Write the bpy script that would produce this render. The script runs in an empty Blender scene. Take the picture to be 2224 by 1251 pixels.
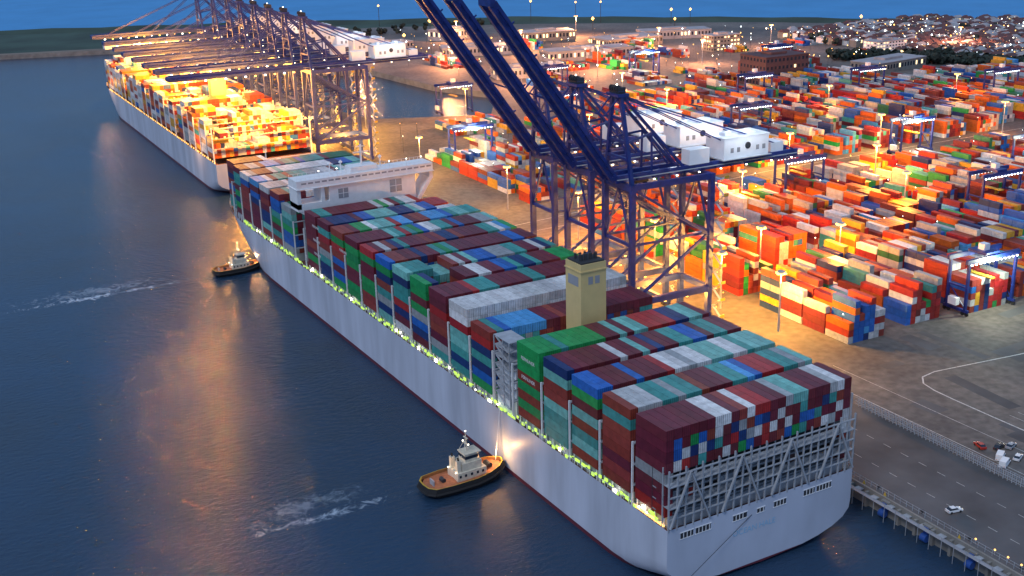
import bpy, math, random
import numpy as np
from mathutils import Vector, Matrix
from mathutils.geometry import tessellate_polygon
rnd=random.Random(7)
S=bpy.context.scene
COL=S.collection
# ---------------------------------------------------------------- materials
def mat(name,color,rough=.6,metal=0,emit=None,estr=0,noise=0,nscale=.3,spec=.5):
    m=bpy.data.materials.new(name); m.use_nodes=True; nt=m.node_tree; b=nt.nodes['Principled BSDF']
    b.inputs['Base Color'].default_value=(*color,1); b.inputs['Roughness'].default_value=rough; b.inputs['Metallic'].default_value=metal
    b.inputs['Specular IOR Level'].default_value=spec
    if emit: b.inputs['Emission Color'].default_value=(*emit,1); b.inputs['Emission Strength'].default_value=estr
    if noise:
        tc=nt.nodes.new('ShaderNodeTexCoord'); n=nt.nodes.new('ShaderNodeTexNoise'); n.inputs['Scale'].default_value=nscale; n.inputs['Detail'].default_value=6
        nt.links.new(tc.outputs['Object'],n.inputs['Vector'])
        mr=nt.nodes.new('ShaderNodeMapRange'); mr.inputs['From Min'].default_value=.3; mr.inputs['From Max'].default_value=.7
        mr.inputs['To Min'].default_value=1-noise; mr.inputs['To Max'].default_value=1+noise
        nt.links.new(n.outputs['Fac'],mr.inputs['Value'])
        vm=nt.nodes.new('ShaderNodeVectorMath'); vm.operation='SCALE'; vm.inputs[0].default_value=color
        nt.links.new(mr.outputs[0],vm.inputs['Scale']); nt.links.new(vm.outputs[0],b.inputs['Base Color'])
    return m
M={}
M['blue']=mat('crane_blue_paint',(.012,.03,.19),.42,noise=.3,nscale=.4)
M['white']=mat('white_paint',(.78,.8,.82),.5,noise=.06,nscale=.5)
M['house']=mat('machinery_white',(.85,.87,.9),.5,noise=.05)
M['grey']=mat('galvanised_grey',(.36,.39,.43),.5,noise=.15,nscale=.5)
M['dark']=mat('dark_steel',(.03,.033,.04),.6)
M['cream']=mat('funnel_cream',(.66,.5,.22),.5,noise=.06)
M['deck']=mat('deck_paint',(.12,.05,.04),.7,noise=.2)
M['glass']=mat('dark_glass',(.02,.03,.05),.1)
M['asph']=mat('asphalt_grey',(.085,.088,.095),.85,noise=.35,nscale=.06)
M['conc']=mat('concrete',(.22,.215,.2),.85,noise=.25,nscale=.15)
M['line']=mat('painted_line',(.55,.55,.52),.7,noise=.35,nscale=1)
M['yellow']=mat('yellow_paint',(.5,.33,.03),.6)
M['black']=mat('tyre_black',(.015,.015,.017),.8)
M['fender']=mat('fender_blue',(.02,.08,.33),.5)
M['orangedeck']=mat('orange_deck',(.36,.13,.06),.7,noise=.25,nscale=1)
M['bulwark']=mat('bulwark_brown',(.24,.11,.04),.6,noise=.2,nscale=1)
M['tugwhite']=mat('tug_cream',(.62,.58,.48),.5,noise=.15,nscale=1)
M['red']=mat('red_paint',(.45,.03,.02),.5)
M['brick']=mat('dark_brick',(.1,.05,.055),.85,noise=.2,nscale=.2)
M['roof']=mat('roof_grey',(.3,.31,.34),.7,noise=.2,nscale=.1)
M['lampw']=mat('lamp_white',(1,1,1),.5,emit=(1,.9,.68),estr=9)
M['lampy']=mat('lamp_sodium',(1,.6,.2),.5,emit=(1,.5,.1),estr=5)
M['lampo']=mat('lamp_amber',(1,.6,.2),.5,emit=(1,.5,.12),estr=2.6)
M['lampg']=mat('lamp_deck_green',(.6,.8,.2),.5,emit=(.5,.8,.05),estr=1.05)
M['lampc']=mat('lamp_cool',(1,1,1),.5,emit=(.8,.95,1),estr=7)
M['winlit']=mat('lit_window',(1,.8,.5),.5,emit=(1,.72,.35),estr=2.0)
M['text']=mat('white_lettering',(.8,.8,.8),.6)
M['nameblue']=mat('name_lettering',(.3,.55,.75),.6)
M['sand']=mat('sand',(.2,.165,.13),.9,noise=.2,nscale=.02)
M['grass']=mat('rough_grass',(.03,.06,.045),.9,noise=.4,nscale=.015)
M['tree']=mat('tree_foliage',(.02,.035,.03),.9,noise=.5,nscale=.15)
def hullmat(name,base,zred):
    m=bpy.data.materials.new(name); m.use_nodes=True; nt=m.node_tree; b=nt.nodes['Principled BSDF']; b.inputs['Roughness'].default_value=.42
    tc=nt.nodes.new('ShaderNodeTexCoord'); sp=nt.nodes.new('ShaderNodeSeparateXYZ'); nt.links.new(tc.outputs['Object'],sp.inputs[0])
    n=nt.nodes.new('ShaderNodeTexNoise'); n.inputs['Scale'].default_value=1; n.inputs['Detail'].default_value=7
    mp=nt.nodes.new('ShaderNodeMapping'); mp.inputs['Scale'].default_value=(.05,.12,.02); nt.links.new(tc.outputs['Object'],mp.inputs[0]); nt.links.new(mp.outputs[0],n.inputs['Vector'])
    mr=nt.nodes.new('ShaderNodeMapRange'); mr.inputs['From Min'].default_value=.3;mr.inputs['From Max'].default_value=.75; mr.inputs['To Min'].default_value=1.06; mr.inputs['To Max'].default_value=.68
    nt.links.new(n.outputs['Fac'],mr.inputs['Value'])
    vm=nt.nodes.new('ShaderNodeVectorMath'); vm.operation='SCALE'; vm.inputs[0].default_value=base; nt.links.new(mr.outputs[0],vm.inputs['Scale'])
    lt=nt.nodes.new('ShaderNodeMath'); lt.operation='LESS_THAN'; lt.inputs[1].default_value=zred; nt.links.new(sp.outputs['Z'],lt.inputs[0])
    mx=nt.nodes.new('ShaderNodeMixRGB'); mx.inputs['Color2'].default_value=(.13,.025,.04,1)
    nt.links.new(lt.outputs[0],mx.inputs['Fac']); nt.links.new(vm.outputs[0],mx.inputs['Color1']); nt.links.new(mx.outputs[0],b.inputs['Base Color'])
    return m
M['hull']=hullmat('hull_paint',(.56,.61,.72),1.3)
def contmat():
    m=bpy.data.materials.new('container_paint'); m.use_nodes=True; nt=m.node_tree; b=nt.nodes['Principled BSDF']; b.inputs['Roughness'].default_value=.5
    L=nt.links.new
    at=nt.nodes.new('ShaderNodeAttribute'); at.attribute_name='Col'
    uv=nt.nodes.new('ShaderNodeUVMap'); uv.uv_map='UVMap'
    sp=nt.nodes.new('ShaderNodeSeparateXYZ'); L(uv.outputs[0],sp.inputs[0])
    tc=nt.nodes.new('ShaderNodeTexCoord')
    n=nt.nodes.new('ShaderNodeTexNoise'); n.inputs['Scale'].default_value=.5; n.inputs['Detail'].default_value=6; n.inputs['Roughness'].default_value=.65; L(tc.outputs['Object'],n.inputs['Vector'])
    mr=nt.nodes.new('ShaderNodeMapRange'); mr.inputs['From Min'].default_value=.3;mr.inputs['From Max'].default_value=.7; mr.inputs['To Min'].default_value=.66; mr.inputs['To Max'].default_value=1.15; L(n.outputs['Fac'],mr.inputs['Value'])
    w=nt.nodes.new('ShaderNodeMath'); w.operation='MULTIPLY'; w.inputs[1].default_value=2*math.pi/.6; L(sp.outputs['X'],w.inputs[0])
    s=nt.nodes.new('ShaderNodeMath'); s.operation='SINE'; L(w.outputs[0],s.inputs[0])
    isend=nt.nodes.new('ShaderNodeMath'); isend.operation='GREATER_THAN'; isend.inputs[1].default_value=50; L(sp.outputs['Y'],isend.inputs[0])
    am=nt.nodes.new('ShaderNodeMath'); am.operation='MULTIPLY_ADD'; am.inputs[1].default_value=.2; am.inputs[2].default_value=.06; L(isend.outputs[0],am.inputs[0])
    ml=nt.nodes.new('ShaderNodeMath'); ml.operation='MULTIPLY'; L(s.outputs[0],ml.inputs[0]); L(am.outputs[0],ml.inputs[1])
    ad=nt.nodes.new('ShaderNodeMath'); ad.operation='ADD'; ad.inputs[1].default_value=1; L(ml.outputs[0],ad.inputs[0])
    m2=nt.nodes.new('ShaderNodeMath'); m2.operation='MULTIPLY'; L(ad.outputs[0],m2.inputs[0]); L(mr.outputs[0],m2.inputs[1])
    vm=nt.nodes.new('ShaderNodeVectorMath'); vm.operation='SCALE'; L(at.outputs['Color'],vm.inputs[0]); L(m2.outputs[0],vm.inputs['Scale']); L(vm.outputs[0],b.inputs['Base Color'])
    return m
M['cont']=contmat()
# ---------------------------------------------------------------- mesh helpers
class MB:
    def __init__(s): s.v=[]; s.f=[]; s.m=[]; s.mats=[]
    def mi(s,k):
        if k not in s.mats: s.mats.append(k)
        return s.mats.index(k)
    def add(s,vs,fs,k):
        o=len(s.v); s.v+=[tuple(a) for a in vs]; i=s.mi(k)
        for f in fs: s.f.append([o+a for a in f]); s.m.append(i)
    def box(s,x0,x1,y0,y1,z0,z1,k):
        s.add([(x0,y0,z0),(x1,y0,z0),(x1,y1,z0),(x0,y1,z0),(x0,y0,z1),(x1,y0,z1),(x1,y1,z1),(x0,y1,z1)],
              [(3,2,1,0),(4,5,6,7),(0,1,5,4),(1,2,6,5),(2,3,7,6),(3,0,4,7)],k)
    def beam(s,p,q,w,h,k):
        p=Vector(p);q=Vector(q); d=(q-p).normalized(); up=Vector((0,0,1))
        if abs(d.z)>.95: up=Vector((1,0,0))
        a=d.cross(up).normalized(); b=a.cross(d).normalized(); a*=w/2; b*=h/2
        vs=[p-a-b,p+a-b,p+a+b,p-a+b,q-a-b,q+a-b,q+a+b,q-a+b]
        s.add(vs,[(0,1,2,3),(7,6,5,4),(0,4,5,1),(1,5,6,2),(2,6,7,3),(3,7,4,0)],k)
    def cyl(s,p,q,r,k,n=8,r2=None):
        p=Vector(p);q=Vector(q); d=(q-p).normalized(); up=Vector((0,0,1))
        if abs(d.z)>.95: up=Vector((1,0,0))
        a=d.cross(up).normalized(); b=a.cross(d).normalized(); r2=r if r2 is None else r2
        vs=[p+(a*math.cos(t*2*math.pi/n)+b*math.sin(t*2*math.pi/n))*r for t in range(n)]+[q+(a*math.cos(t*2*math.pi/n)+b*math.sin(t*2*math.pi/n))*r2 for t in range(n)]
        s.add(vs,[(t,t+n,(t+1)%n+n,(t+1)%n) for t in range(n)]+[tuple(range(n)),tuple(range(2*n-1,n-1,-1))],k)
    def octa(s,c,r,k):
        x,y,z=c
        s.add([(x+r,y,z),(x-r,y,z),(x,y+r,z),(x,y-r,z),(x,y,z+r),(x,y,z-r)],[(0,2,4),(2,1,4),(1,3,4),(3,0,4),(2,0,5),(1,2,5),(3,1,5),(0,3,5)],k)
    def mesh(s,name):
        me=bpy.data.meshes.new(name); me.from_pydata(s.v,[],s.f)
        for k in s.mats: me.materials.append(M[k])
        me.polygons.foreach_set('material_index',s.m); me.update(); return me
    def obj(s,name,parent=None,loc=(0,0,0),rot=0): return mkobj(name,s.mesh(name),parent,loc,rot)
def mkobj(name,me,parent=None,loc=(0,0,0),rot=0):
    o=bpy.data.objects.new(name,me); COL.objects.link(o); o.location=loc; o.rotation_euler=(0,0,rot)
    if parent: o.parent=parent
    return o
def empty(name,loc=(0,0,0),rot=0):
    o=bpy.data.objects.new(name,None); COL.objects.link(o); o.location=loc; o.rotation_euler=(0,0,rot); return o
def plight(name,loc,P,col,parent=None,r=.8):
    l=bpy.data.lights.new(name,'POINT'); l.energy=P; l.color=col; l.shadow_soft_size=r
    o=bpy.data.objects.new(name,l); COL.objects.link(o); o.location=loc
    if parent: o.parent=parent
    return o
def containers(name,arr,parent=None,loc=(0,0,0),rot=0):
    """arr rows: x0,y0,z0,dx,dy,dz,r,g,b (long side along y)"""
    A=np.array(arr,dtype=np.float64); n=len(A)
    cs=np.array([(0,0,0),(1,0,0),(1,1,0),(0,1,0),(0,0,1),(1,0,1),(1,1,1),(0,1,1)],float)
    V=A[:,None,0:3]+cs[None]*A[:,None,3:6]
    F=np.array([(4,5,6,7),(0,1,5,4),(1,2,6,5),(2,3,7,6),(3,0,4,7)])
    idx=(np.arange(n)[:,None,None]*8+F[None]).reshape(-1)
    me=bpy.data.meshes.new(name); nf=n*5
    me.vertices.add(n*8); me.vertices.foreach_set('co',V.reshape(-1))
    me.loops.add(nf*4); me.loops.foreach_set('vertex_index',idx.astype(np.int32))
    me.polygons.add(nf); me.polygons.foreach_set('loop_start',np.arange(0,nf*4,4,dtype=np.int32))
    try: me.polygons.foreach_set('loop_total',np.full(nf,4,dtype=np.int32))
    except Exception: pass
    me.polygons.foreach_set('use_smooth',np.zeros(nf,dtype=bool))
    uvl=me.uv_layers.new(name='UVMap')
    dx,dy,dz=A[:,3],A[:,4],A[:,5]; Z=np.zeros(n)
    def q(a,b,off=0):
        return np.stack([np.stack([Z,Z+off],1),np.stack([a,Z+off],1),np.stack([a,b+off],1),np.stack([Z,b+off],1)],1)
    top=np.stack([np.stack([Z,Z],1),np.stack([Z,dx],1),np.stack([dy,dx],1),np.stack([dy,Z],1)],1)
    UV=np.stack([top,q(dx,dz,100),q(dy,dz),q(dx,dz,100),q(dy,dz)],1)
    uvl.data.foreach_set('uv',UV.reshape(-1))
    ca=me.color_attributes.new('Col','FLOAT_COLOR','CORNER')
    C=np.concatenate([A[:,6:9],np.ones((n,1))],1)
    ca.data.foreach_set('color',np.repeat(C,20,axis=0).reshape(-1))
    me.materials.append(M['cont']); me.update(calc_edges=True); me.validate()
    return mkobj(name,me,parent,loc,rot)
def text(name,s,size,loc,rot,mk,parent=None):
    c=bpy.data.curves.new(name,'FONT'); c.body=s; c.size=size; c.align_x='CENTER'; c.align_y='CENTER'; c.extrude=.01
    c.materials.append(M[mk]); o=bpy.data.objects.new(name,c); COL.objects.link(o); o.location=loc; o.rotation_euler=rot
    if parent:o.parent=parent
    return o
P=dict(maroon=(.15,.016,.03),red=(.38,.022,.02),brown=(.26,.04,.028),teal=(.05,.3,.28),lteal=(.17,.47,.43),green=(.015,.29,.075),dgreen=(.012,.15,.07),
 navy=(.012,.035,.15),blue=(.018,.12,.45),sky=(.07,.32,.66),white=(.68,.69,.7),grey=(.33,.36,.38),orange=(.62,.12,.015),yellow=(.64,.34,.03),lgrey=(.5,.52,.53))
def jit(c,a=.16):
    k=1+rnd.uniform(-a,a); return tuple(min(1,max(0,x*k+rnd.uniform(-.006,.006))) for x in c)
def pick(w):
    ks=list(w); return rnd.choices(ks,[w[k] for k in ks])[0]
# ---------------------------------------------------------------- hull
def hull(name,L,HB,ZD,parent,bowz=7,loc=(0,0,0)):
    ys=[0,1.5,4,8,13,20,28,38,50,80,120,180,240,280,300,312,324,336,346,356,366,374,381,387,392,396,399,400]
    k=L/400.; zs_t=[0,.04,.1,.18,.28,.4,.52,.64,.76,.88,1]
    mb=MB(); rows=[]
    for y in ys:
        zd=ZD+(bowz*((y-330)/70.)**1.5 if y>330 else 0)
        zb=max(-8,.6-y*.35); zt=max(-4,9-y*.35)
        row=[]
        for t in zs_t:
            z=zb+(zd-zb)*t**1.1
            b=HB
            if z<zt:
                q=(zt-z)/(zt-zb); b=HB*(max(0,1-q**2.3))**(1/2.3)
            if z<=zb+1e-6: b=0.0 if y<25 else b
            s=max(0,min(1,(z+2)/(zd+2)))
            y0=292+48*s; y1=383+17*s
            if y>y0:
                q=min(1,(y-y0)/(y1-y0)); b*=max(0,(1-q**(1.9+.5*s)))**(.8-.15*s)
            row.append((b,z))
        rows.append((y*k,row))
    nz=len(zs_t)
    for side in (-1,1):
        vs=[(side*b,y,z) for y,row in rows for b,z in row]; fs=[]
        for i in range(len(rows)-1):
            for j in range(nz-1):
                a=i*nz+j; q=(a,a+nz,a+nz+1,a+1)
                fs.append(q if side>0 else q[::-1])
        mb.add(vs,fs,'hull')
    y,row=rows[0]
    for j in range(nz-1):
        (b0,z0),(b1,z1)=row[j],row[j+1]
        mb.add([(-b0,0,z0),(b0,0,z0),(b1,0,z1),(-b1,0,z1)],[(0,1,2,3)],'hull')
    for i in range(len(rows)-1):
        y0,r0=rows[i]; y1,r1=rows[i+1]; b0,z0=r0[-1]; b1,z1=r1[-1]; e=.15
        mb.add([(-b0+e,y0+e,z0-1.1),(b0-e,y0+e,z0-1.1),(max(b1-e,0),y1,z1-1.1),(-max(b1-e,0),y1,z1-1.1)],[(0,1,2,3)],'deck')
    me=mb.mesh(name)
    for p in me.polygons: p.use_smooth=(abs(p.normal.y)<.98 and p.normal.z<.9)
    return mkobj(name,me,parent,loc)
def halfb(y):
    y0=340
    if y<=y0: return 30
    return 30*max(0,1-((y-y0)/60)**2.4)**.65
# ---------------------------------------------------------------- near ship
ship=empty('container_ship')
hull('hull',400,30.5,19,ship)
TH=2.9; ZB=21.5; CW=2.5
bays=[2+14.6*i for i in range(5)]+[89+14.6*i for i in range(11)]+[264.5+14.6*i for i in range(7)]
wship=dict(maroon=26,brown=8,red=4,teal=15,lteal=12,green=6,navy=9,blue=13,sky=7,white=10,grey=7,lgrey=6)
bias={0:dict(maroon=4,grey=3,white=3),1:dict(teal=3,white=2,lgrey=3,brown=2),2:dict(blue=3,lteal=3),3:dict(maroon=5,teal=2),4:dict(green=9,lteal=7,maroon=3,white=2),
 5:dict(maroon=8,brown=3),7:dict(maroon=8,teal=3),8:dict(maroon=6,green=2),9:dict(lgrey=5,white=4,teal=3,blue=2),10:dict(maroon=7,sky=2),12:dict(maroon=6,teal=3)}
first={0:'maroon',1:'brown',2:'blue',3:'navy',4:'green',5:'brown',6:'white',7:'maroon',8:'green',9:'lteal',10:'blue',11:'red',12:'maroon',13:'brown',14:'maroon',15:'maroon',16:'grey'}
arr=[]
for bi,y0 in enumerate(bays):
    hb=min(halfb(y0+12.2),halfb(y0)); ncol=int(hb*2/CW+.01); w=dict(wship)
    for k_,v_ in bias.get(bi,{}).items(): w[k_]=w[k_]*v_/1.5
    if bi==6: w=dict(white=10,lgrey=3)
    if bi>=16: w.update(teal=24,lteal=10,dgreen=18,maroon=24,grey=10,blue=6)
    run=None; heights=[]
    for c in range(ncol):
        h=8
        if bi==5 : h=7
        if bi==8 and c in (2,3,4,5): h=6
        if bi==9 and c in (4,5,6): h=7
        if bi==16 and c<9: h=7
        if bi in(14,15) and c>18: h=7
        if bi==22 and c>6: h=7
        heights.append(h)
    for c in range(ncol):
        x=-ncol*CW/2+c*CW
        if run is None or rnd.random()<.62: run=pick(w)
        if bi==4 and 0<c<6: run='green' if c!=3 else 'teal'
        if bi==0 and c>20: run=('lgrey','white','maroon')[c-21]
        for t in range(heights[c]):
            edge = c in(0,ncol-1) 
            vis = edge or t>=heights[c]-3 or bi in(0,4,5,15,16,22) or bi in(7,8,9)
            if not vis: continue
            if bi==0 and t<4 and not edge: continue
            if t==heights[c]-1: col=run if c>0 or bi not in first else first[bi]
            elif bi==6 and t>=6: col='white'
            elif edge and c==0:
                col=pick(dict(maroon=20,red=6,brown=12,teal=12,lteal=4,blue=7,navy=10,green=8,grey=3,white=1))
                if bi in(0,1,3) : col=pick(dict(brown=20,maroon=6,teal=2)) if bi==1 else pick(dict(teal=8,lteal=4,brown=4,navy=3)) if bi==3 else pick(dict(maroon=14,red=5,teal=3,grey=1))
                if bi in(4,15,12,11): col=pick(dict(green=10,maroon=8,brown=3))
            else: col=pick(dict(maroon=30,brown=10,red=8,teal=8,grey=10,white=8,blue=10,navy=6,green=4,lgrey=4))
            arr.append((x+.04,y0,ZB+t*TH,CW-.1,12.19,TH-.09,*jit(P[col])))
containers('cargo_containers',arr,ship)
mb=MB()
gaps=[b-1.2 for i,b in enumerate(bays) if i not in(0,5,16)]
for gy in gaps+[75.6,87.5,262.6,249.8]:
    hb=halfb(gy)
    for sx in(-1,1):
        mb.box(sx*hb-.25,sx*hb+.25,gy-.2,gy+.2,18,36.5,'white')
        mb.box(sx*(hb-4.9)-.3,sx*(hb-4.9)+.3,gy-.35,gy+.35,18,36,'grey')
    for z in(24.3,30.1,35.9): mb.box(-hb,hb,gy-.55,gy+.55,z,z+.25,'grey')
for i in range(len(bays)):
    y0=bays[i]; hb=min(halfb(y0),halfb(y0+12.2))
    mb.box(-hb+1.2,hb-1.2,y0,y0+12.2,17.9,21.4,'grey')
    for sx in(-1,1):
        for yy in(y0+.6,y0+4.2,y0+8,y0+11.6): mb.box(sx*(hb-.3)-.15,sx*(hb-.3)+.15,yy-.15,yy+.15,17.9,21.4,'white')
for sx in(-1,1):
    mb.box(sx*30.3-.05,sx*30.3+.05,1,330,20.0,20.08,'white')
    y=2
    while y<330: mb.box(sx*30.3-.05,sx*30.3+.05,y-.05,y+.05,19,20.05,'white'); y+=2.4
mb.obj('lashing_bridges',ship)
# aft lattice
mb=MB()
for yl,wd in((-.1,.36),(2.4,.3)):
    for i in range(25):
        x=-30.2+i*60.4/24; mb.box(x-wd/2,x+wd/2,yl,yl+wd,18.5,33.6 if i%2 else 35.0,'grey')
    for z in(21.8,24.7,27.6,30.5,33.4): mb.box(-30.2,30.2,yl-.06,yl+.4,z-.13,z+.13,'grey')
for x0 in(-24,-8,8,24):
    mb.beam((x0-6,-.4,19.5),(x0,-.4,33.5),.55,.4,'grey'); mb.beam((x0+6,-.4,19.5),(x0,-.4,33.5),.55,.4,'grey')
for z in(24.7,30.5): mb.box(-30.2,30.2,.35,2.3,z-.08,z+.02,'grey')
for i in range(0,24):
    if rnd.random()<.4:
        x=-30+i*2.5; z=rnd.choice([21.9,24.8,27.7]); mb.box(x+.2,x+2.2,3,3.6,z,z+2.5,rnd.choice(['red','grey','deck','roof','grey']))
mb.box(-30,30,7,7.2,19,33,'dark')  # dark backing sheet stands in for the shade behind the lattice
for z in(22,25,28,31): mb.box(-30,30,5.5,6.9,z,z+.3,'roof')
for y in(2,5,8,11): mb.box(30.2,30.6,y-.2,y+.2,19,40,'grey')
mb.obj('aft_lashing_frame',ship)
# transom openings
mb=MB()
for x0,x1,z0,z1 in((-26.5,-22.6,15.6,17.2),(-21.8,-17.2,15.6,17.2),(-10,-5.6,15.4,16.9),(-2.2,.2,15.4,16.6),(3.4,7.4,15.4,16.9),(13.5,17.2,15.6,17.2),(18,23,15.6,17.2)):
    mb.box(x0,x1,-.03,.3,z0,z1,'dark'); 
    for a,b,c,d in((x0-.2,x1+.2,z0-.2,z0),(x0-.2,x1+.2,z1,z1+.2)): mb.box(a,b,-.12,-.001,c,d,'white')
    x=x0+.9
    while x<x1-.3: mb.box(x-.1,x+.1,-.1,-.031,z0,z1,'white'); x+=1.1
mb.obj('mooring_ports',ship)
text('stern_name','OCEAN HALE',2.3,(-3,-.05,11.6),(math.pi/2,0,0),'nameblue',ship)
mb=MB(); mb.beam((-4,-.05,15.5),(-34,-2.5,.4),.1,.1,'dark'); mb.obj('mooring_line',ship)
# deck edge lights
mb=MB()
for sx in(-1,1):
    y=3
    while y<335:
        r=rnd.uniform(.15,.5)
        zz=rnd.uniform(19.2,20.8)
        mb.box(sx*30.15-r*.4,sx*30.15+r*.4,y-r*1.3,y+r*1.3,zz-r,zz+r,'lampg' if rnd.random()<.9 else 'lampw')
        y+=rnd.uniform(.7,2.2)
for i in range(14):
    y=2+i*.9; mb.box(-30.3,-29.9,y,y+.6,19.1,19.1+rnd.uniform(.3,1),'lampo')
mb.obj('walkway_lights',ship)
# funnel
mb=MB()
mb.box(-4.5,4.5,78,86.5,19,61,'cream'); mb.box(-4.8,4.8,77.7,86.8,58.6,59,'cream')
mb.box(-4.1,4.1,78.4,86.1,61,61.5,'dark')
for x in(-2.6,-.9,.9,2.6): mb.cyl((x,81,61),(x,81,63.4),.6,'dark'); mb.cyl((x,84,61),(x,84,63),.45,'dark')
mb.box(-1.9,-.3,77.92,78.1,54.6,57,'roof'); mb.box(.5,2.1,77.92,78.1,54.6,57,'roof')
mb.box(-4.6,-4.4,79.4,85,54,57,'roof')
mb.box(-28,28,77,87,18,33,'white'); mb.box(-29.5,-24,77.5,86,18,24,'white')
for z in(24,27,30,33,36,39,42):
    mb.box(-30,-24,77,86.5,z,z+.2,'grey')
    for x in(-30,-27,-24):
        for y in(77.2,81,86.3): mb.box(x-.15,x+.15,y-.15,y+.15,z-3,z,'grey')
    mb.beam((-30,78,z-3),(-30,85,z),.5,.15,'grey')
mb.obj('funnel_casing',ship)
# bridge deckhouse
mb=MB(); Y0,Y1=251,261
mb.box(-31,31,Y0,Y1,52.6,56,'white'); mb.box(-31.4,31.4,Y0-.5,Y1+.5,52.3,52.6,'white')
mb.box(-17,22.5,Y0+.3,Y1-.3,18,52.3,'white')
mb.box(-31,-29.4,Y0+.3,Y1-.3,44,52.3,'white'); mb.box(-31,-17,Y0+.3,Y1-.3,43,46.2,'white'); mb.box(-20.5,-19,Y0+.3,Y1-.3,46.2,52.3,'white')
mb.beam((-17.5,Y0+5,34),(-30.5,Y0+5,43.8),9.2,1.2,'white')
mb.box(29.4,31,Y0+.3,Y1-.3,49,52.3,'white'); mb.beam((22,Y0+5,38),(30.6,Y0+5,50),9.2,1.5,'white')
for x0,x1,z0,z1 in((-13,-8.6,46.4,50.5),(10.5,16,45.6,51)):
    mb.box(x0,x1,Y0+.2,Y0+.4,z0,z1,'roof'); mb.box((x0+x1)/2-.12,(x0+x1)/2+.12,Y0+.1,Y0+.19,z0,z1,'white'); mb.box(x0,x1,Y0+.08,Y0+.18,(z0+z1)/2-.1,(z0+z1)/2+.1,'white')
for x in range(-29,30,3): mb.box(x,x+2.2,Y0-.03,Y0+.2,54.4,55.1,'roof')
for yy in(Y0+.2,Y1-.2):
    mb.box(-30.8,30.8,yy-.05,yy+.05,57.02,57.1,'white')
    for i in range(32): mb.box(-30.8+i*1.98-.05,-30.8+i*1.98+.05,yy-.05,yy+.05,56,57.1,'white')
mb.box(-6,6,Y0+2,Y1-1,56,58.2,'white'); mb.cyl((0,256,58),(0,256,67),.45,'white'); mb.box(-3.5,3.5,255.8,256.2,63.5,64,'white'); mb.box(-2,2,255.8,256.2,66,66.3,'white')
for x in(-9,9,-14): mb.cyl((x,257,56),(x,257,59.5),.25,'white'); mb.octa((x,257,60.4),1.0,'white')
for x in(-20,-12,12,20,27): mb.cyl((x,254,56),(x,254,58.5),.12,'white'); mb.octa((x,254,58.6),.3,'lampw')
mb.obj('bridge_deckhouse',ship)
mb=MB(); mb.cyl((0,388,22),(0,388,42),.6,'white',r2=.3); mb.box(-3,3,387.8,388.2,36,36.4,'white')
for x in(-8,-4,4,8): mb.cyl((x,380,23),(x,380,25),.8,'grey')
mb.obj('foremast',ship)
for (y,t) in((66.5,6),(66.5,4),(235,6),(235,4),(235,2),(206,5)):
    text('container_lettering','FERNLINER',1.5,(-30.04,y,ZB+t*TH+1.4),(math.pi/2,0,-math.pi/2),'text',ship)
# ---------------------------------------------------------------- far ship
fs=empty('container_ship',(26,470.5,0),-.0257)
hull('hull',400,30.5,19,fs)
arr=[]; mb=MB()
fw=dict(maroon=4,brown=12,red=8,white=14,lgrey=13,grey=10,orange=20,yellow=20,teal=2,blue=3,navy=2)
for bi in range(23):
    y0=6+14.6*bi+(9 if bi>5 else 0)+(9 if bi>16 else 0)
    if y0>366: break
    hb=min(halfb(y0),halfb(y0+12.2)); n=int(hb*2/CW+.01); b0=rnd.choice([5,6,7,7,8]) if bi else 5; h=b0; col=None
    if bi==1:b0=7
    for c in range(n):
        if rnd.random()<.3: h=max(2,min(8,b0+rnd.choice([-3,-1,0,0,1])))
        if bi==0: h=[4,4,5,5,3,3,2,2,2,2,2,3,3,3,4,5,6,6,5,5,4,4,4,4][c%24]
        if rnd.random()<.5 or col is None: col=pick(fw)
        for t in range(h):
            if not(c in(0,n-1) or t>=h-3 or bi<3): continue
            arr.append((-n*CW/2+c*CW+.04,y0,ZB+t*TH,CW-.1,12.19,TH-.09,*jit(P[col if t==h-1 else pick(fw)])))
    gy=y0-1.2
    for sx in(-1,1): mb.box(sx*hb-.35,sx*hb+.35,gy-.35,gy+.35,18,40,'white')
    for z in(27,33,39): mb.box(-hb,hb,gy-.5,gy+.5,z,z+.25,'grey')
    for i in range(12):
        for z in(27.6,33.6,39.6):
            if rnd.random()<.75: x=-hb+hb*2*(i+.5)/12; mb.box(x-.45,x+.45,gy-.7,gy-.4,z,z+.6,'lampy')
containers('cargo_containers',arr,fs)
mb.obj('lashing_bridges',fs)
mb=MB()
mb.box(-31,31,330,340,53,56,'white'); mb.box(-16,16,330.3,339.7,18,53,'white'); mb.box(-5,5,97,104,18,60,'cream')
y=3
while y<340: mb.box(-30.4,-30,y,y+.7,19.2,20,'lampo'); y+=rnd.uniform(3,6)
mb.obj('superstructure',fs)
for i,(y,x) in enumerate([(-4,-8),(-4,14),(38,-10),(38,14),(80,-2),(118,-10),(118,14),(165,-5),(210,5),(250,-5),(290,5),(330,-4),(362,0)]):
    plight('deck_floodlight',(x,y,55 if i>1 else 47),160000 if i<7 else 260000,(1,.4,.05),fs,1.2)
for y in(40,330): plight('water_glow_fill',(-38,y,26),8000,(1,.5,.2),fs,.8)  # added lamps outboard of the hull, no fittings, for warm glow on the water
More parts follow.
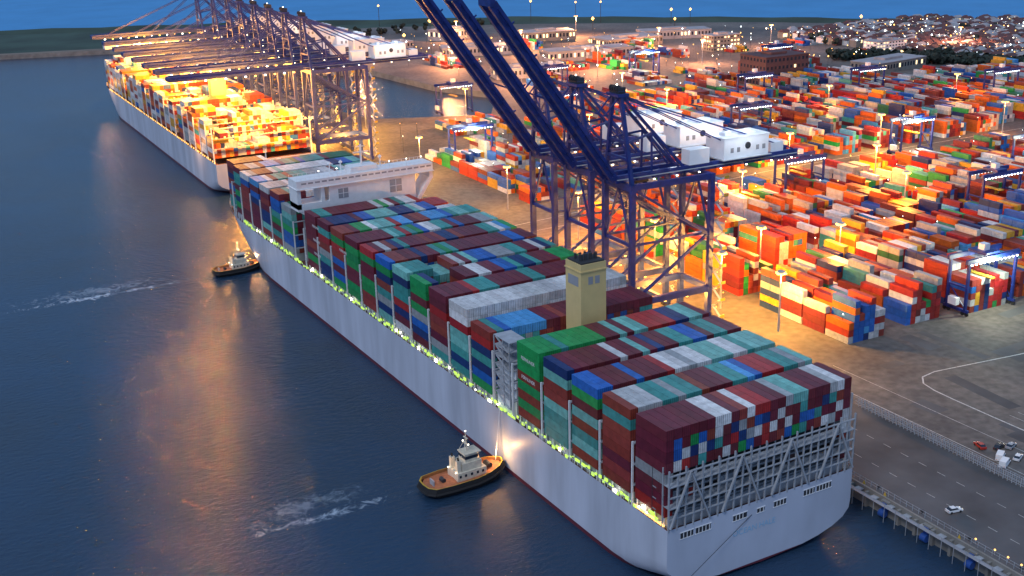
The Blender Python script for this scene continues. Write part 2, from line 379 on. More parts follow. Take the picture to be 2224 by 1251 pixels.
# ---------------------------------------------------------------- cranes
QA=-.031
def qx(off,y): return 45+.031*y+off
def crane_meshes(up):
    mb=MB(); B='blue'
    for y in(-9,9):
        for x in(0,35): mb.box(x-1,x+1,y-.9,y+.9,2.4,61,B)
        mb.box(1,34,y-.8,y+.8,15,17.4,B); mb.box(1,34,y-.7,y+.7,59,61.2,B)
        mb.beam((1,y,17),(34,y,38),.9,.9,B); mb.beam((34,y,38),(1,y,59),.9,.9,B); mb.beam((1,y,38.5),(34,y,38.5),.8,.8,B)
    for x in(0,35):
        mb.box(x-.8,x+.8,-11.5,11.5,1.8,4,B); mb.box(x-.7,x+.7,-8.1,8.1,15.2,17.2,B); mb.box(x-.75,x+.75,-8.1,8.1,58.6,61,B); mb.box(x-.5,x+.5,-8.1,8.1,37.8,39,B)
        for y in(-10,-7.5,7.5,10):
            mb.box(x-.5,x+.5,y-1,y+1,.5,1.8,'dark'); mb.cyl((x-.3,y-.5,.45),(x+.3,y-.5,.45),.45,'grey'); mb.cyl((x-.3,y+.5,.45),(x+.3,y+.5,.45),.45,'grey')
        mb.beam((x,-8.3,39),(x,0,58.6),.7,.7,B); mb.beam((x,8.3,39),(x,0,58.6),.7,.7,B)
    for y in(-3.4,3.4):
        mb.box(-4,80,y-.75,y+.75,61.2,63.9,B)
        mb.box(-4,80,y*1.55-.5,y*1.55+.5,62.6,62.75,'grey')
        mb.box(-4,80,y*1.62-.04,y*1.62+.04,63.7,63.78,B)
    for x in range(-2,80,7): mb.box(x-.4,x+.4,-5.4,5.4,61.6,62.6,B)
    for x in range(40,80,5): mb.beam((x,-3.4,62.5),(x+5,3.4,62.5),.35,.35,B)
    for s in(-1,1):
        mb.beam((0,s*8.6,61),(-1,s*2.6,92.5),1.3,1.3,B); mb.beam((26,s*3.4,63.5),(-.5,s*2.6,92),1.0,1.0,B)
        mb.beam((-1,s*2.4,93),(58,s*3.4,64),.42,.42,B); mb.beam((-1,s*2.2,92.4),(78,s*3.4,64),.42,.42,B)
        mb.beam((12,s*3,77.6),(0,s*5.8,76),.7,.7,B)
        mb.beam((12,s*3,77.6),(12,s*3.4,63.5),.6,.6,B); mb.beam((12,s*3,77.6),(24,s*3.4,63.5),.5,.5,B)
        mb.beam((-.4,s*7,70),(-.7,-s*4.5,84),.45,.45,B)
    for z,w in((70,6.8),(84,4.4),(76,5.7)): mb.box(-1,0,-w,w,z-.5,z+.5,B)
    mb.box(-3,1.6,-4,4,92,93,B); mb.box(-2.2,.8,-3,3,93,95.2,'dark'); mb.box(-3,1.6,-4,-3.9,94,94.1,B); mb.box(-3,1.6,3.9,4,94,94.1,B)
    for y in(-2.2,-.8,.8,2.2): mb.cyl((-1.8,y-.2,94.8),(-1.8,y+.2,94.8),1.1,'dark',10)
    z=2; i=0
    while z<57:
        a,b=(-9,-14) if i%2==0 else(-14,-9)
        mb.beam((37.2,a,z),(37.2,b,z+3.4),.9,.15,'grey'); mb.box(36.2,38.4,b-.8,b+.8,z+3.3,z+3.45,'grey'); z+=3.4; i+=1
        if i%2: mb.box(36.3,38.4,b-.9,b-.8,z,z+1.1,'yellow')
    cx=8
    mb.box(cx-3,cx+3,-3,3,60,61.1,'dark'); mb.box(cx+3.5,cx+6.5,-1.4,1.4,57.2,60.2,'house'); mb.box(cx+3.4,cx+3.5,-1.3,1.3,57.4,59.4,'glass')
    s1=mb.mesh('crane_frame')
    mb=MB()
    Lb=80
    if up: an=math.radians(54); dx,dz=-math.cos(an),math.sin(an)
    else: dx,dz=-1,0
    H=Vector((-4,0,62.5)); D=Vector((dx,0,dz)); N=Vector((-dz,0,dx)) if up else Vector((0,0,1))
    if N.z<0 and up: N=-N
    for y in(-3.2,3.2):
        mb.beam(H+Vector((0,y,0)),H+D*Lb+Vector((0,y,0)),1.8,3.1,B)
        mb.beam(H+D*3+Vector((0,y*1.55,0)),H+D*(Lb-2)+Vector((0,y*1.55,0)),1.0,.15,B)
    k=2
    while k<Lb:
        mb.beam(H+D*k+Vector((0,-4.9,0)),H+D*k+Vector((0,4.9,0)),.8,.8,B)
        if k+5<Lb: mb.beam(H+D*k+Vector((0,-3.2,0)),H+D*(k+5)+Vector((0,3.2,0)),.35,.35,B)
        k+=5
    mb.beam(H+D*(Lb+.4)+Vector((0,-4.4,0)),H+D*(Lb+.4)+Vector((0,4.4,0)),1.8,2.6,B)
    A=Vector((-1,0,92.5))
    for y in(-2.6,2.6):
        Y=Vector((0,y,0))
        if up:
            p1=H+D*38+Y; pm=(A+Y+p1)*.5+Vector((6,0,-7)); mb.beam(A+Y,pm,.45,.45,B); mb.beam(pm,p1,.45,.45,B)
            mb.beam(H+D*38+Y+N*2,H+D*70+Y+N*1.6,.4,.4,B)
            for kk in(20,38,56,70): mb.beam(H+D*kk+Y,H+D*kk+Y+N*3,.5,.5,B)
        else:
            mb.beam(A+Y,H+D*36+Y,.45,.45,B); mb.beam(A+Y,H+D*72+Y,.45,.45,B)
    s2=mb.mesh('boom')
    mb=MB()
    mb.box(43,64,-5.6,5.6,64.2,72,'house'); mb.box(42.7,64.3,-5.9,5.9,72,72.3,'house'); mb.box(42,65,-6.6,6.6,63.95,64.2,'grey')
    mb.cyl((63.9,0,68.2),(64.2,0,68.2),1.2,'dark',12); mb.cyl((54,-5.5,68.6),(54,-5.85,68.6),1.3,'dark',12)
    for x in(46,49,58,61): mb.box(x,x+1.4,-5.68,-5.58,66.5,68.3,'roof')
    for x in(46,52,58): mb.box(x,x+2.4,-2,2,72.3,73.4,'house')
    mb.box(67,73,-3.6,3.6,63.9,67.5,'house'); mb.box(28,37,-4.6,.6,63.9,69.5,'house')
    s3=mb.mesh('machinery_house')
    mb=MB()
    for x in(2,12,22,32,42,54,66,76): 
        for y in(-5.3,5.3): mb.box(x-.3,x+.3,y-.2,y+.2,61.0,61.3,'lampw')
    for y in(-9,9):
        for x in(5,15,25): mb.box(x-.35,x+.35,y-.35,y+.35,14.5,14.9,'lampy')
    if not up:
        for k in range(6,78,6): 
            for y in(-4.9,4.9): mb.box(-4-k-.5,-4-k+.5,y-.4,y+.4,60.2,60.8,'lampy' if k%12 else 'lampw')
    for z in range(8,56,7): mb.octa((38.6,-13.5 if z%2 else -9.5,z),.3,'lampo')
    mb.octa((-1,0,95.9),.4,'lampw')
    s4=mb.mesh('work_lights')
    return [('frame',s1),('boom',s2),('machinery_house',s3),('work_lights',s4)]
CU=crane_meshes(True); CD=crane_meshes(False)
def crane(y,parts,pw=0,hw=0):
    e=empty('ship_to_shore_crane',(qx(4,y),y,5),QA)
    for n,m in parts: mkobj(n,m,e)
    if pw: plight('portal_floodlight',(26,0,11),pw,(1,.4,.055),e)
    if hw: plight('house_fill_light',(52,-16,80),hw,(.85,.93,1),e)  # added cool fill lamp, no fitting, brightens the white machinery house
    return e
for y in(142,170,198): crane(y,CU,45000,9000)
for i,y in enumerate((494,530,564,598,634,668,710,762)): crane(y,CD,(110000,0,120000,0,90000,0,70000,0)[i],9000 if i in(0,2,5) else 0)
# ---------------------------------------------------------------- rubber tyred gantries
mb=MB()
for x in(-13,13):
    for y in(-4.5,4.5):
        mb.box(x-.5,x+.5,y-.5,y+.5,1.6,21,'blue')
        for d in(-1,1): mb.cyl((x-.3,y+d*1.0,.8),(x+.3,y+d*1.0,.8),.8,'black',10)
    mb.box(x-.5,x+.5,-6,6,1.5,2.5,'blue'); mb.beam((x,-4.2,3),(x,4.2,11),.35,.35,'blue'); mb.box(x-.3,x+.3,-4.5,4.5,11,11.6,'blue')
for y in(-4.5,4.5): mb.box(-14.5,14.5,y-.6,y+.6,21,22.8,'blue'); mb.box(-14,14,y*1.3-.05,y*1.3+.05,23.8,23.9,'blue')
mb.box(-4,3,-4.5,4.5,22.8,24,'blue'); mb.box(-2,1,-1.5,1.5,24,26.5,'house'); mb.box(3,5,-1,1,18.6,21,'house'); mb.box(-15.6,-13.6,-2,2,4,7,'house')
mb.box(-2,.4,-6,6,13.5,14,'yellow')
for x in(-1.6,0): 
    for y in(-3,3): mb.cyl((x,y,14),(x,y,22),.06,'dark',4)
rt=mb.mesh('gantry_frame')
mb=MB()
for i in range(12):
    x=-12.5+i*25/11
    for y in(-5.3,5.3): mb.box(x-.32,x+.32,y-.25,y+.25,20.5,21,'lampc')
rl=mb.mesh('gantry_lights')
RT=[(192,91),(386,303),(153,450),(446,668),(400,225),(221,606),(330,640),(520,470),(262,520),(309,180),(340,400),(590,400),(560,620),(480,250),(430,500),(255,262),(640,300)]
for i,(x,y) in enumerate(RT):
    e=empty('yard_gantry_crane',(x,y,5),QA); mkobj('frame',rt,e); mkobj('lights',rl,e)
    if i<5: plight('gantry_floodlight',(0,-8,20),30000,(.95,1,.7),e)
# ---------------------------------------------------------------- land
land=[(42,-500),(43.4,-50),(45.4,13),(60,480),(73,900),(110,915),(160,1000),(150,1120),(86,1219),(-28,1256),(-400,1400),(-400,1750),(7,1546),(300,1400),(616,1205),(860,960),(1040,724),(1300,350),(1500,-500)]
basin=[(158,622),(240,582),(292,668),(268,740),(262,860),(215,900),(160,880),(140,760)]
def sheet(name,outer,holes,z,k,wall=None,wk='conc'):
    polys=[[Vector((x,y,0)) for x,y in outer]]+[[Vector((x,y,0)) for x,y in h] for h in holes]
    flat=[p for q in polys for p in q]; tris=tessellate_polygon(polys)
    mb=MB(); vs=[(p.x,p.y,z) for p in flat]; fs=[]
    for t in tris:
        a,b,c=[flat[i] for i in t]
        cr=(b.x-a.x)*(c.y-a.y)-(b.y-a.y)*(c.x-a.x); fs.append(tuple(t) if cr>0 else tuple(t)[::-1])
    mb.add(vs,fs,k)
    if wall is not None:
        for q in polys:
            for i in range(len(q)):
                a=q[i];b=q[(i+1)%len(q)]; mb.add([(a.x,a.y,wall),(b.x,b.y,wall),(b.x,b.y,z),(a.x,a.y,z)],[(0,1,2,3)],wk)
    return mb.obj(name)
def groundmat():
    m=bpy.data.materials.new('yard_ground'); m.use_nodes=True; nt=m.node_tree; b=nt.nodes['Principled BSDF']; b.inputs['Roughness'].default_value=.75
    L=nt.links.new; tc=nt.nodes.new('ShaderNodeTexCoord')
    n1=nt.nodes.new('ShaderNodeTexNoise'); n1.inputs['Scale'].default_value=.012; n1.inputs['Detail'].default_value=8; n1.inputs['Roughness'].default_value=.65; L(tc.outputs['Object'],n1.inputs['Vector'])
    n2=nt.nodes.new('ShaderNodeTexNoise'); n2.inputs['Scale'].default_value=.35; n2.inputs['Detail'].default_value=6; L(tc.outputs['Object'],n2.inputs['Vector'])
    cr=nt.nodes.new('ShaderNodeValToRGB'); e=cr.color_ramp.elements; e[0].position=.35; e[0].color=(.065,.062,.065,1); e[1].position=.65; e[1].color=(.18,.158,.14,1); L(n1.outputs['Fac'],cr.inputs[0])
    mr=nt.nodes.new('ShaderNodeMapRange'); mr.inputs['From Min'].default_value=.3; mr.inputs['From Max'].default_value=.7; mr.inputs['To Min'].default_value=.65; mr.inputs['To Max'].default_value=1.25; L(n2.outputs['Fac'],mr.inputs['Value'])
    vm=nt.nodes.new('ShaderNodeVectorMath'); vm.operation='SCALE'; L(cr.outputs[0],vm.inputs[0]); L(mr.outputs[0],vm.inputs['Scale']); L(vm.outputs[0],b.inputs['Base Color'])
    return m
M['ground']=groundmat()
sheet('ground',land,[basin],5,'ground',-6)
sheet('grass',[(100,1232),(-28,1270),(-400,1415),(-400,1748),(7,1542),(300,1396),(616,1200),(860,955),(1040,720),(1300,345),(1240,330),(1010,700),(835,915),(600,1110),(420,1220),(280,1230),(200,1170),(165,1160)],[],5.02,'grass')
sheet('beach',[(86,1220),(-28,1257),(-400,1401),(-400,1416),(-28,1271),(100,1233)],[],5.03,'sand')
mb=MB()
def ridge(pts,h,w):
    n=len(pts)
    for i in range(n-1):
        a=Vector((*pts[i],5.0)); b=Vector((*pts[i+1],5.0)); d=(b-a).normalized(); s=Vector((-d.y,d.x,0))*w
        k=10
        f=lambda u: h*(.85+.15*math.sin(u*1.7))
        for j in range(k):
            p=a.lerp(b,j/k); q=a.lerp(b,(j+1)/k); h0=f(i*k+j); h1=f(i*k+j+1)
            mb.add([p-s,q-s,q+Vector((0,0,h1)),p+Vector((0,0,h0)),q+s,p+s],[(0,1,2,3),(3,2,4,5)],'grass')
ridge([(-380,1700),(7,1515),(300,1370),(600,1180),(840,940),(1010,715),(1260,345)],4.5,24)
mb.obj('coastal_ridge')
mb=MB()
def qsheet(o0,o1,y0,y1,z,k): mb.add([(qx(o0,y0),y0,z),(qx(o1,y0),y0,z),(qx(o1,y1),y1,z),(qx(o0,y1),y1,z)],[(0,1,2,3)],k)
qsheet(.6,37,-400,52,5.01,'asph'); 
mb.obj('quay_road')
mb=MB()
qsheet(1.2,8,52,900,5.012,'conc')
for o in(3.8,4.2,38.8,39.2): qsheet(o-.06,o+.06,60,900,5.03,'dark')
for o in(12,17,22,27,32): 
    y=60
    while y<880: qsheet(o-.1,o+.1,y,y+9,5.02,'line'); y+=14
mb.obj('quay_apron')
mb=MB()
for y in range(-400,900,20): mb.add([(qx(0,y),y,5),(qx(.6,y),y,5),(qx(.6,y+20),y+20,5),(qx(0,y+20),y+20,5),(qx(0,y),y,5.3),(qx(.6,y),y,5.3),(qx(.6,y+20),y+20,5.3),(qx(0,y+20),y+20,5.3)],[(4,5,6,7),(1,2,6,5),(3,0,4,7)],'conc')
mb.obj('quay_kerb')
mb=MB()
for y in list(range(-90,60,15))+list(range(60,900,18)):
    mb.box(qx(-1.3,y),qx(0,y),y-.7,y+.7,1.8,4.4,'fender'); mb.cyl((qx(-1.5,y),y-.9,1.4),(qx(-1.5,y),y+.9,1.4),1.1,'fender',12); mb.box(qx(-1.0,y),qx(0,y),y-1.4,y+1.4,4.4,4.9,'conc')
mb.obj('quay_fenders')
mb=MB()
for y in range(-95,60,6):
    mb.box(qx(-1.2,y)-.02,qx(0,y),y-.4,y+.4,-2,4.6,'conc'); mb.box(qx(-1.9,y+3),qx(-.02,y+3),y+2.0,y+4.0,4.1,4.35,'grey')
mb.obj('quay_piles')
# steel access walkway along the lower quay edge, with lamps
mb=MB()
for y in range(-98,14,4):
    mb.add([(qx(-3.2,y),y,4.6),(qx(-1.95,y),y,4.6),(qx(-1.95,y+4),y+4,4.6),(qx(-3.2,y+4),y+4,4.6)],[(0,1,2,3)],'roof')
    mb.box(qx(-3.2,y)-.06,qx(-3.2,y)+.06,y-.06,y+.06,-2,5.7,'grey'); mb.beam((qx(-3.2,y),y,5.65),(qx(-3.2,y+4),y+4,5.65),.06,.06,'grey')
for y in(-34,-38,-42,-46,-28): mb.cyl((qx(2.4,y),y,5),(qx(2.4,y),y,6.4),.1,'grey'); mb.octa((qx(2.4,y),y,6.5),.34,'lampo')
for y in(-24,2,10): mb.cyl((qx(1,y),y,5),(qx(1,y),y,6.2),.45,'yellow',8,.05)
for y in range(-90,50,16): mb.cyl((qx(2.6,y),y,5),(qx(2.6,y),y,5.7),.3,'dark',8); mb.cyl((qx(2.6,y),y,5.7),(qx(2.6,y),y,5.95),.5,'dark',8)
mb.obj('quay_walkway')
mb=MB()
for o in(36.8,37.8):
    y=-100
    while y<50: mb.box(qx(o,y)-.1,qx(o,y)+.1,y-.1,y+.1,5,7.8,'grey'); y+=1.5
    for z in(5.6,6.5,7.7): mb.beam((qx(o,-100),-100,z),(qx(o,50),50,z),.09,.12,'grey')
y=-100
while y<16: mb.box(qx(1.5,y)-.06,qx(1.5,y)+.06,y-.06,y+.06,5,6.8,'grey'); y+=2.2
mb.beam((qx(1.5,-100),-100,6.7),(qx(1.5,16),16,6.7),.06,.08,'grey'); mb.beam((qx(1.5,-100),-100,5.9),(qx(1.5,16),16,5.9),.06,.06,'grey')
mb.obj('quay_fence')
mb=MB()
def strip(pts,w,k='line',z=5.03):
    for a,b in zip(pts,pts[1:]):
        a=Vector((*a,z)); b=Vector((*b,z)); d=(b-a).normalized(); s=Vector((-d.y,d.x,0))*w/2
        mb.add([a-s,b-s,b+s,a+s],[(0,1,2,3)],k)
strip([(175,48),(160,50),(140,53),(126,55),(119,54),(115,50),(113.5,44),(113,36),(112.6,20),(112,-40)],.5)
strip([(88,-60),(89,60),(91,100)],.25); strip([(100,-60),(101,78)],.2)
for i in range(9): strip([(118+i*4,-30),(118+i*4,18)],.18)
strip([(95,300),(290,318),(560,312)],.5); strip([(95,286),(560,290)],.4)
for o in(12,24): 
    y=-90
    while y<48: strip([(qx(o,y),y),(qx(o,y+3),y+3)],.15); y+=7
mb.obj('road_markings')
mb=MB()
for i in range(40):
    x=rnd.uniform(84,260); y=rnd.uniform(-60,80); w_=rnd.uniform(1,4); l_=rnd.uniform(3,18); a=rnd.choice([0,0,1.57])+rnd.uniform(-.1,.1)
    c,s=math.cos(a),math.sin(a); zz=5.006+i*.00045
    mb.add([(x+c*u-s*v,y+s*u+c*v,zz) for u,v in((-w_,-l_),(w_,-l_),(w_,l_),(-w_,l_))],[(0,1,2,3)],'asph')
mb.obj('asphalt_patches')
# ---------------------------------------------------------------- container yard
yw=dict(red=18,brown=16,maroon=11,orange=18,white=15,lgrey=11,blue=9,navy=8,teal=4,green=5,yellow=11,grey=8,dgreen=3,sky=2)
def block(x0,y0,y1,nx,hm,arr,fill=.95,w=yw):
    y=y0
    while y<y1:
        b=hm+rnd.choice([-1,0,0,0,1]); col=None
        if rnd.random()<fill:
            L20=rnd.random()<.25
            for c in range(nx):
                if rnd.random()<.05: continue
                h=max(1,min(6,b+rnd.choice([-2,-1,0,0,0,0,1])))
                if col is None or rnd.random()<.4: col=pick(w)
                for t in range(h):
                    cc=jit(P[col if rnd.random()<.6 else pick(w)])
                    if L20:
                        for k in(0,1): arr.append((x0+c*2.55,y+k*6.15,t*2.7,2.4,5.95,2.6,*cc))
                    else: arr.append((x0+c*2.55,y,t*2.7,2.4,12.1,2.6,*cc))
        y+=12.75
A=[]
xs=[(72,7,5),(104,7,5),(135,8,5),(166,8,4),(197,8,4),(228,8,4),(259,8,4),(290,8,4),(321,8,4),(352,8,4),(383,8,4),(414,8,4),(445,8,4),(476,8,4)]
for i,(x,n,h) in enumerate(xs):
    block(x,92+(i%2)*3,283,n,h,A,.97)
    if x<130: block(x,336,470,n,3,A,.9)
    else: block(x,334,470 if x<200 else 560,n,4,A,.9)
for x in range(508,760,31): block(x,150,283,8,4,A,.92); block(x,334,500,8,3,A,.9)
for x in range(120,200,30): block(x,490,560,6,2,A,.6)
for i in range(60):
    x=rnd.uniform(250,640); y=rnd.uniform(585,1080)
    if y>1180-x*.7: continue
    block(x,y,y+rnd.choice([13,26,38]),rnd.choice([3,5,8,12]),rnd.choice([1,2,3]),A,.8)
containers('container_stack_yard',A,None,(45,0,5),QA)
# ---------------------------------------------------------------- buildings
def building(name,x,y,w,d,h,k='roof',wk='brick',rows=4,lit=.3,rot=QA):
    e=empty(name,(x,y,5),rot); mb=MB(); mb.box(-w/2,w/2,-d/2,d/2,0,h,wk); mb.obj('walls',e)
    mb=MB(); mb.box(-w/2-.3,w/2+.3,-d/2-.3,d/2+.3,h,h+.6,k); mb.box(-w/5,w/6,-d/5,d/5,h+.6,h+2.6,k); mb.obj('roof',e)
    mb=MB()
    for r in range(rows):
        z=h*(r+.4)/rows; n=max(3,int(w/4))
        for i in range(n):
            x0=-w/2+w*(i+.25)/n; mb.box(x0,x0+w/n*.5,-d/2-.06,-d/2+.02,z,z+h/rows*.4,'winlit' if rnd.random()<lit else 'glass')
        n=max(2,int(d/4))
        for i in range(n):
            y0=-d/2+d*(i+.25)/n; mb.box(-w/2-.06,-w/2+.02,y0,y0+d/n*.5,z,z+h/rows*.4,'winlit' if rnd.random()<lit else 'glass')
    mb.obj('windows',e)
building('dark_brick_warehouse',505,562,46,34,25,k='brick',lit=.06)
building('office_building',610,760,34,20,16,wk='conc',lit=.4)
building('office_building',720,640,40,18,12,wk='white',lit=.4)
for x,y,w,d,h in[(360,735,60,26,9),(470,800,90,30,10),(560,860,70,40,9),(640,560,70,30,9),(400,900,80,30,9),(520,960,60,30,10),(640,880,80,28,9),(330,1000,70,26,8),(440,1040,50,30,12),(670,430,50,40,9),(760,380,60,30,9)]:
    building('port_warehouse',x,y,w,d,h,wk=rnd.choice(['conc','roof','brick']),rows=1,lit=.3,rot=rnd.uniform(-.4,.4))
# distant town
mb=MB()
def inside(x,y): return y<724-(x-1040)*1.35-40
for i in range(1100):
    x=rnd.uniform(720,1020); y=rnd.uniform(440,800)
    if not inside(x,y) or x<760-(y-430)*.35: continue
    w=rnd.uniform(6,12);d=rnd.uniform(6,11);h=rnd.uniform(5,8)
    mb.box(x,x+w,y,y+d,5,5+h,rnd.choice(['conc','white','brick','white','conc']))
    mb.add([(x-.4,y-.4,5+h),(x+w+.4,y-.4,5+h),(x+w+.4,y+d+.4,5+h),(x-.4,y+d+.4,5+h),(x+w*.1,y+d/2,7.6+h),(x+w*.9,y+d/2,7.6+h)],[(0,1,5,4),(2,3,4,5),(1,2,5),(3,0,4)],rnd.choice(['roof','brick','brick']))
    if rnd.random()<.5: mb.box(x-.1,x+w*.5,y-.15,y,7,5+h*.8,'winlit')
    if rnd.random()<.7: mb.octa((x-2,y-2,13),.22+rnd.random()**3*.85,rnd.choice(['lampw','lampc','lampo','lampy'])); mb.cyl((x-2,y-2,5),(x-2,y-2,13),.12,'dark',4)
mb.obj('distant_town')
mb=MB()
def clump(x,y,r):
    mb.cyl((x,y,4.8),(x,y,5+r*.9),.35,'deck',5,.2)
    for j in range(5):
        a=rnd.uniform(0,6.28); q=rnd.uniform(0,r*.6); c=Vector((x+q*math.cos(a),y+q*math.sin(a),5+r*rnd.uniform(.6,1.2))); s=r*rnd.uniform(.35,.6)
        for k in range(9):
            n=Vector((rnd.gauss(0,1),rnd.gauss(0,1),rnd.gauss(0,1))).normalized(); o=c+n*s; u=n.orthogonal().normalized()*s*.7; v=n.cross(u).normalized()*s*.7
            mb.add([o-u-v,o+u-v*.6,o+u*.8+v,o-u*.5+v*.9],[(0,1,2,3)],'tree')
for i in range(230):
    t=rnd.random(); clump(655+t*130+rnd.uniform(-16,16),640-t*250+rnd.uniform(-15,25),rnd.uniform(4,6.5))
for i in range(330):
    x=rnd.uniform(720,1000); y=rnd.uniform(440,780)
    if inside(x,y): clump(x,y,rnd.uniform(3,5.5))
for i in range(90): clump(200+rnd.uniform(0,380),1190-rnd.uniform(0,60),rnd.uniform(2.5,4.5))
mb.obj('distant_trees')
# ---------------------------------------------------------------- masts and lights
mm=MB(); mm.cyl((0,0,0),(0,0,24),.45,'grey',8,.22); mm.cyl((0,0,23.6),(0,0,24.1),1.6,'grey',10)
for t in range(6):
    a=t*math.pi/3; mm.box(1.5*math.cos(a)-.5,1.5*math.cos(a)+.5,1.5*math.sin(a)-.5,1.5*math.sin(a)+.5,23,23.6,'lampy')
mmesh=mm.mesh('floodlight_mast')
OR=(1,.33,.035); YE=(1,.44,.055); PK=(1,.38,.15)
masts=[(108,114,230,YE),(106,146,200,YE),(113,200,220,OR),(113,262,200,OR),(143,165,230,OR),(174,150,110,OR),(205,250,260,OR),(268,200,130,OR),(305,255,300,OR),(290,308,260,YE),(375,318,190,YE),(470,302,130,OR),
 (112,330,80,YE),(108,430,140,YE),(112,540,170,YE),(140,590,200,YE),(215,575,200,OR),(330,480,360,OR),(350,565,230,PK),(230,430,110,OR),(430,420,130,OR),(540,400,110,OR),(620,330,100,OR),
 (330,690,380,PK),(430,720,380,PK),(530,690,300,PK),(330,830,420,PK),(440,880,420,PK),(560,800,380,PK),(660,740,260,PK),(300,980,380,PK),(430,1010,380,PK),(560,960,380,PK),(780,600,220,PK)]
for x,y,p,c in masts:
    o=mkobj('floodlight_mast',mmesh,None,(x,y,5)); plight('lamp',(0,0,21.5),p*800,c,o,1.0)
mb=MB()
for i in range(600):
    x=rnd.uniform(230,900); y=rnd.uniform(580,1180)
    if not inside(x,y) or y>1240-x*.75+130: continue
    if 135<x<300 and y<905: continue
    h=rnd.uniform(5,13); mb.cyl((x,y,5),(x,y,5+h),.12,'dark',4); mb.octa((x,y,5+h),.25+rnd.random()**2*.7,rnd.choice(['lampy','lampy','lampw','lampc','lampo']))
for i in range(180):
    x=rnd.uniform(120,620); y=rnd.uniform(90,560); h=rnd.uniform(7,13); mb.cyl((x,y,5),(x,y,5+h),.12,'dark',4); mb.octa((x,y,5+h),rnd.uniform(.2,.42),rnd.choice(['lampy','lampw','lampc']))
for x,y,h,r in[(430,1230,26,1.6),(600,1130,27,1.8),(640,1085,26,1.5),(665,1065,26,1.5),(720,990,18,2.1),(738,975,18,1.9),(450,1120,14,2.7),(610,1000,14,2.4),(360,1000,14,2.1),(680,930,14,1.9),(850,800,14,2.2)]:
    mb.cyl((x,y,5),(x,y,5+h),.3,'dark',6); mb.octa((x,y,5+h),r,'lampy')
mb.obj('distant_lamps')
# ---------------------------------------------------------------- tugs
def tug(loc,rot,sc=1):
    e=empty('tugboat',loc,rot); e.scale=(sc,)*3
    pl=[(-13.5,0),(-13.2,3),(-11.5,5),(-6,5.6),(2,5.6),(7,5),(10.5,3.6),(12.8,1.6),(13.5,0)]
    full=pl+[(x,-y) for x,y in pl[-2:0:-1]]; n=len(full)
    mb=MB()
    lv=[(.8,-1),(.94,.6),(1.02,2.0),(1.0,3.4)]
    vs=[]
    for s,z in lv:
        for x,y in full: vs.append((x*s,y*s,z+(max(0,x-3)*.12 if z>1 else 0)))
    fs=[]
    for j in range(3):
        for i in range(n):
            a=j*n+i;b=j*n+(i+1)%n; fs.append((b,a,a+n,b+n))
    mb.add(vs,fs,'black')
    mb.add([(x*.93,y*.93,2.5+max(0,x-3)*.12) for x,y in full],[tuple(range(n))[::-1]],'orangedeck')
    a=[(x*.965,y*.965,3.42+max(0,x-3)*.12) for x,y in full]; b=[(x*1.0,y*1.0,3.42+max(0,x-3)*.12) for x,y in full]
    mb.add(a+b,[(i,(i+1)%n,(i+1)%n+n,i+n) for i in range(n)],'yellow')
    c=[(x*.96,y*.96,2.4+max(0,x-3)*.12) for x,y in full]; mb.add(a+c,[(i,(i+1)%n,(i+1)%n+n,i+n) for i in range(n)],'bulwark')
    for i in range(n):
        x,y=full[i]; x2,y2=full[(i+1)%n]
        mb.cyl((x*1.03,y*1.03,1.6+max(0,x-3)*.12),(x2*1.03,y2*1.03,1.6+max(0,x2-3)*.12),.45,'black',6)
    mb.obj('hull',e)
    mb=MB(); W='tugwhite'; mb.box(-3.5,6.2,-3.2,3.2,2.6,5.2,W); mb.box(-1.6,5,-2.6,2.6,5.2,7.6,W)
    w=[(-.2,-2.1),(3.9,-2.1),(4.9,-1.1),(4.9,1.1),(3.9,2.1),(-.2,2.1)]; m_=len(w)
    mb.add([(x,y,7.6) for x,y in w]+[(x*1.0,y*1.0,10) for x,y in w],[(i,(i+1)%m_,(i+1)%m_+m_,i+m_) for i in range(m_)]+[tuple(range(m_,2*m_))],W)
    mb.add([(x*1.02-.03,y*1.02,8.5) for x,y in w]+[(x*1.03-.03,y*1.03,9.5) for x,y in w],[(i,(i+1)%m_,(i+1)%m_+m_,i+m_) for i in range(m_)],'glass')
    mb.box(-.5,5.1,-2.3,2.3,10,10.25,W)
    for x in(-2.6,-.8,1.2,3.2,5): mb.box(x-.35,x+.35,-3.26,-3.2,3.7,4.5,'glass'); mb.box(x-.35,x+.35,3.2,3.26,3.7,4.5,'glass')
    mb.cyl((1.5,0,10.2),(1.2,0,16.5),.22,W,6,.12); mb.box(.9,1.6,-1.7,1.7,12.6,12.8,W); mb.box(1,1.5,-1.1,1.1,14.5,14.7,W); mb.beam((1.4,0,10.5),(-1.5,0,7.7),.15,.15,W)
    mb.beam((-.5,-1.6,10.2),(1.3,0,14.6),.12,.12,W); mb.beam((-.5,1.6,10.2),(1.3,0,14.6),.12,.12,W)
    for y in(-1.9,1.9): mb.box(-3.2,-1.9,y-.6,y+.6,5.2,8.8,W); mb.cyl((-2.5,y,8.8),(-2.6,y,9.8),.3,'black',8)
    mb.cyl((8.4,-1.4,3.9),(8.4,1.4,3.9),.9,'dark',10); mb.cyl((-7,-1,3.2),(-7,1,3.2),.7,'dark',10); mb.box(-10.6,-10.2,-1.2,1.2,2.5,4.2,'grey')
    for x,y,z in((5.3,0,7.9),(-3.7,2.4,5.4),(-3.7,-2.4,5.4),(1.3,0,16.7),(1.2,1.7,13),(1.2,-1.7,13),(6.4,2,5)): mb.octa((x,y,z),.24,'lampw')
    mb.obj('superstructure',e)
    plight('bow_light',(11,0,7.5),3200,(1,.52,.2),e,.3); plight('aft_light',(-6,0,8),420,(1,.6,.3),e,.3)
    return e
tug((-45.2,80,0),.03); tug((-39.5,321.5,0),.03,.85)
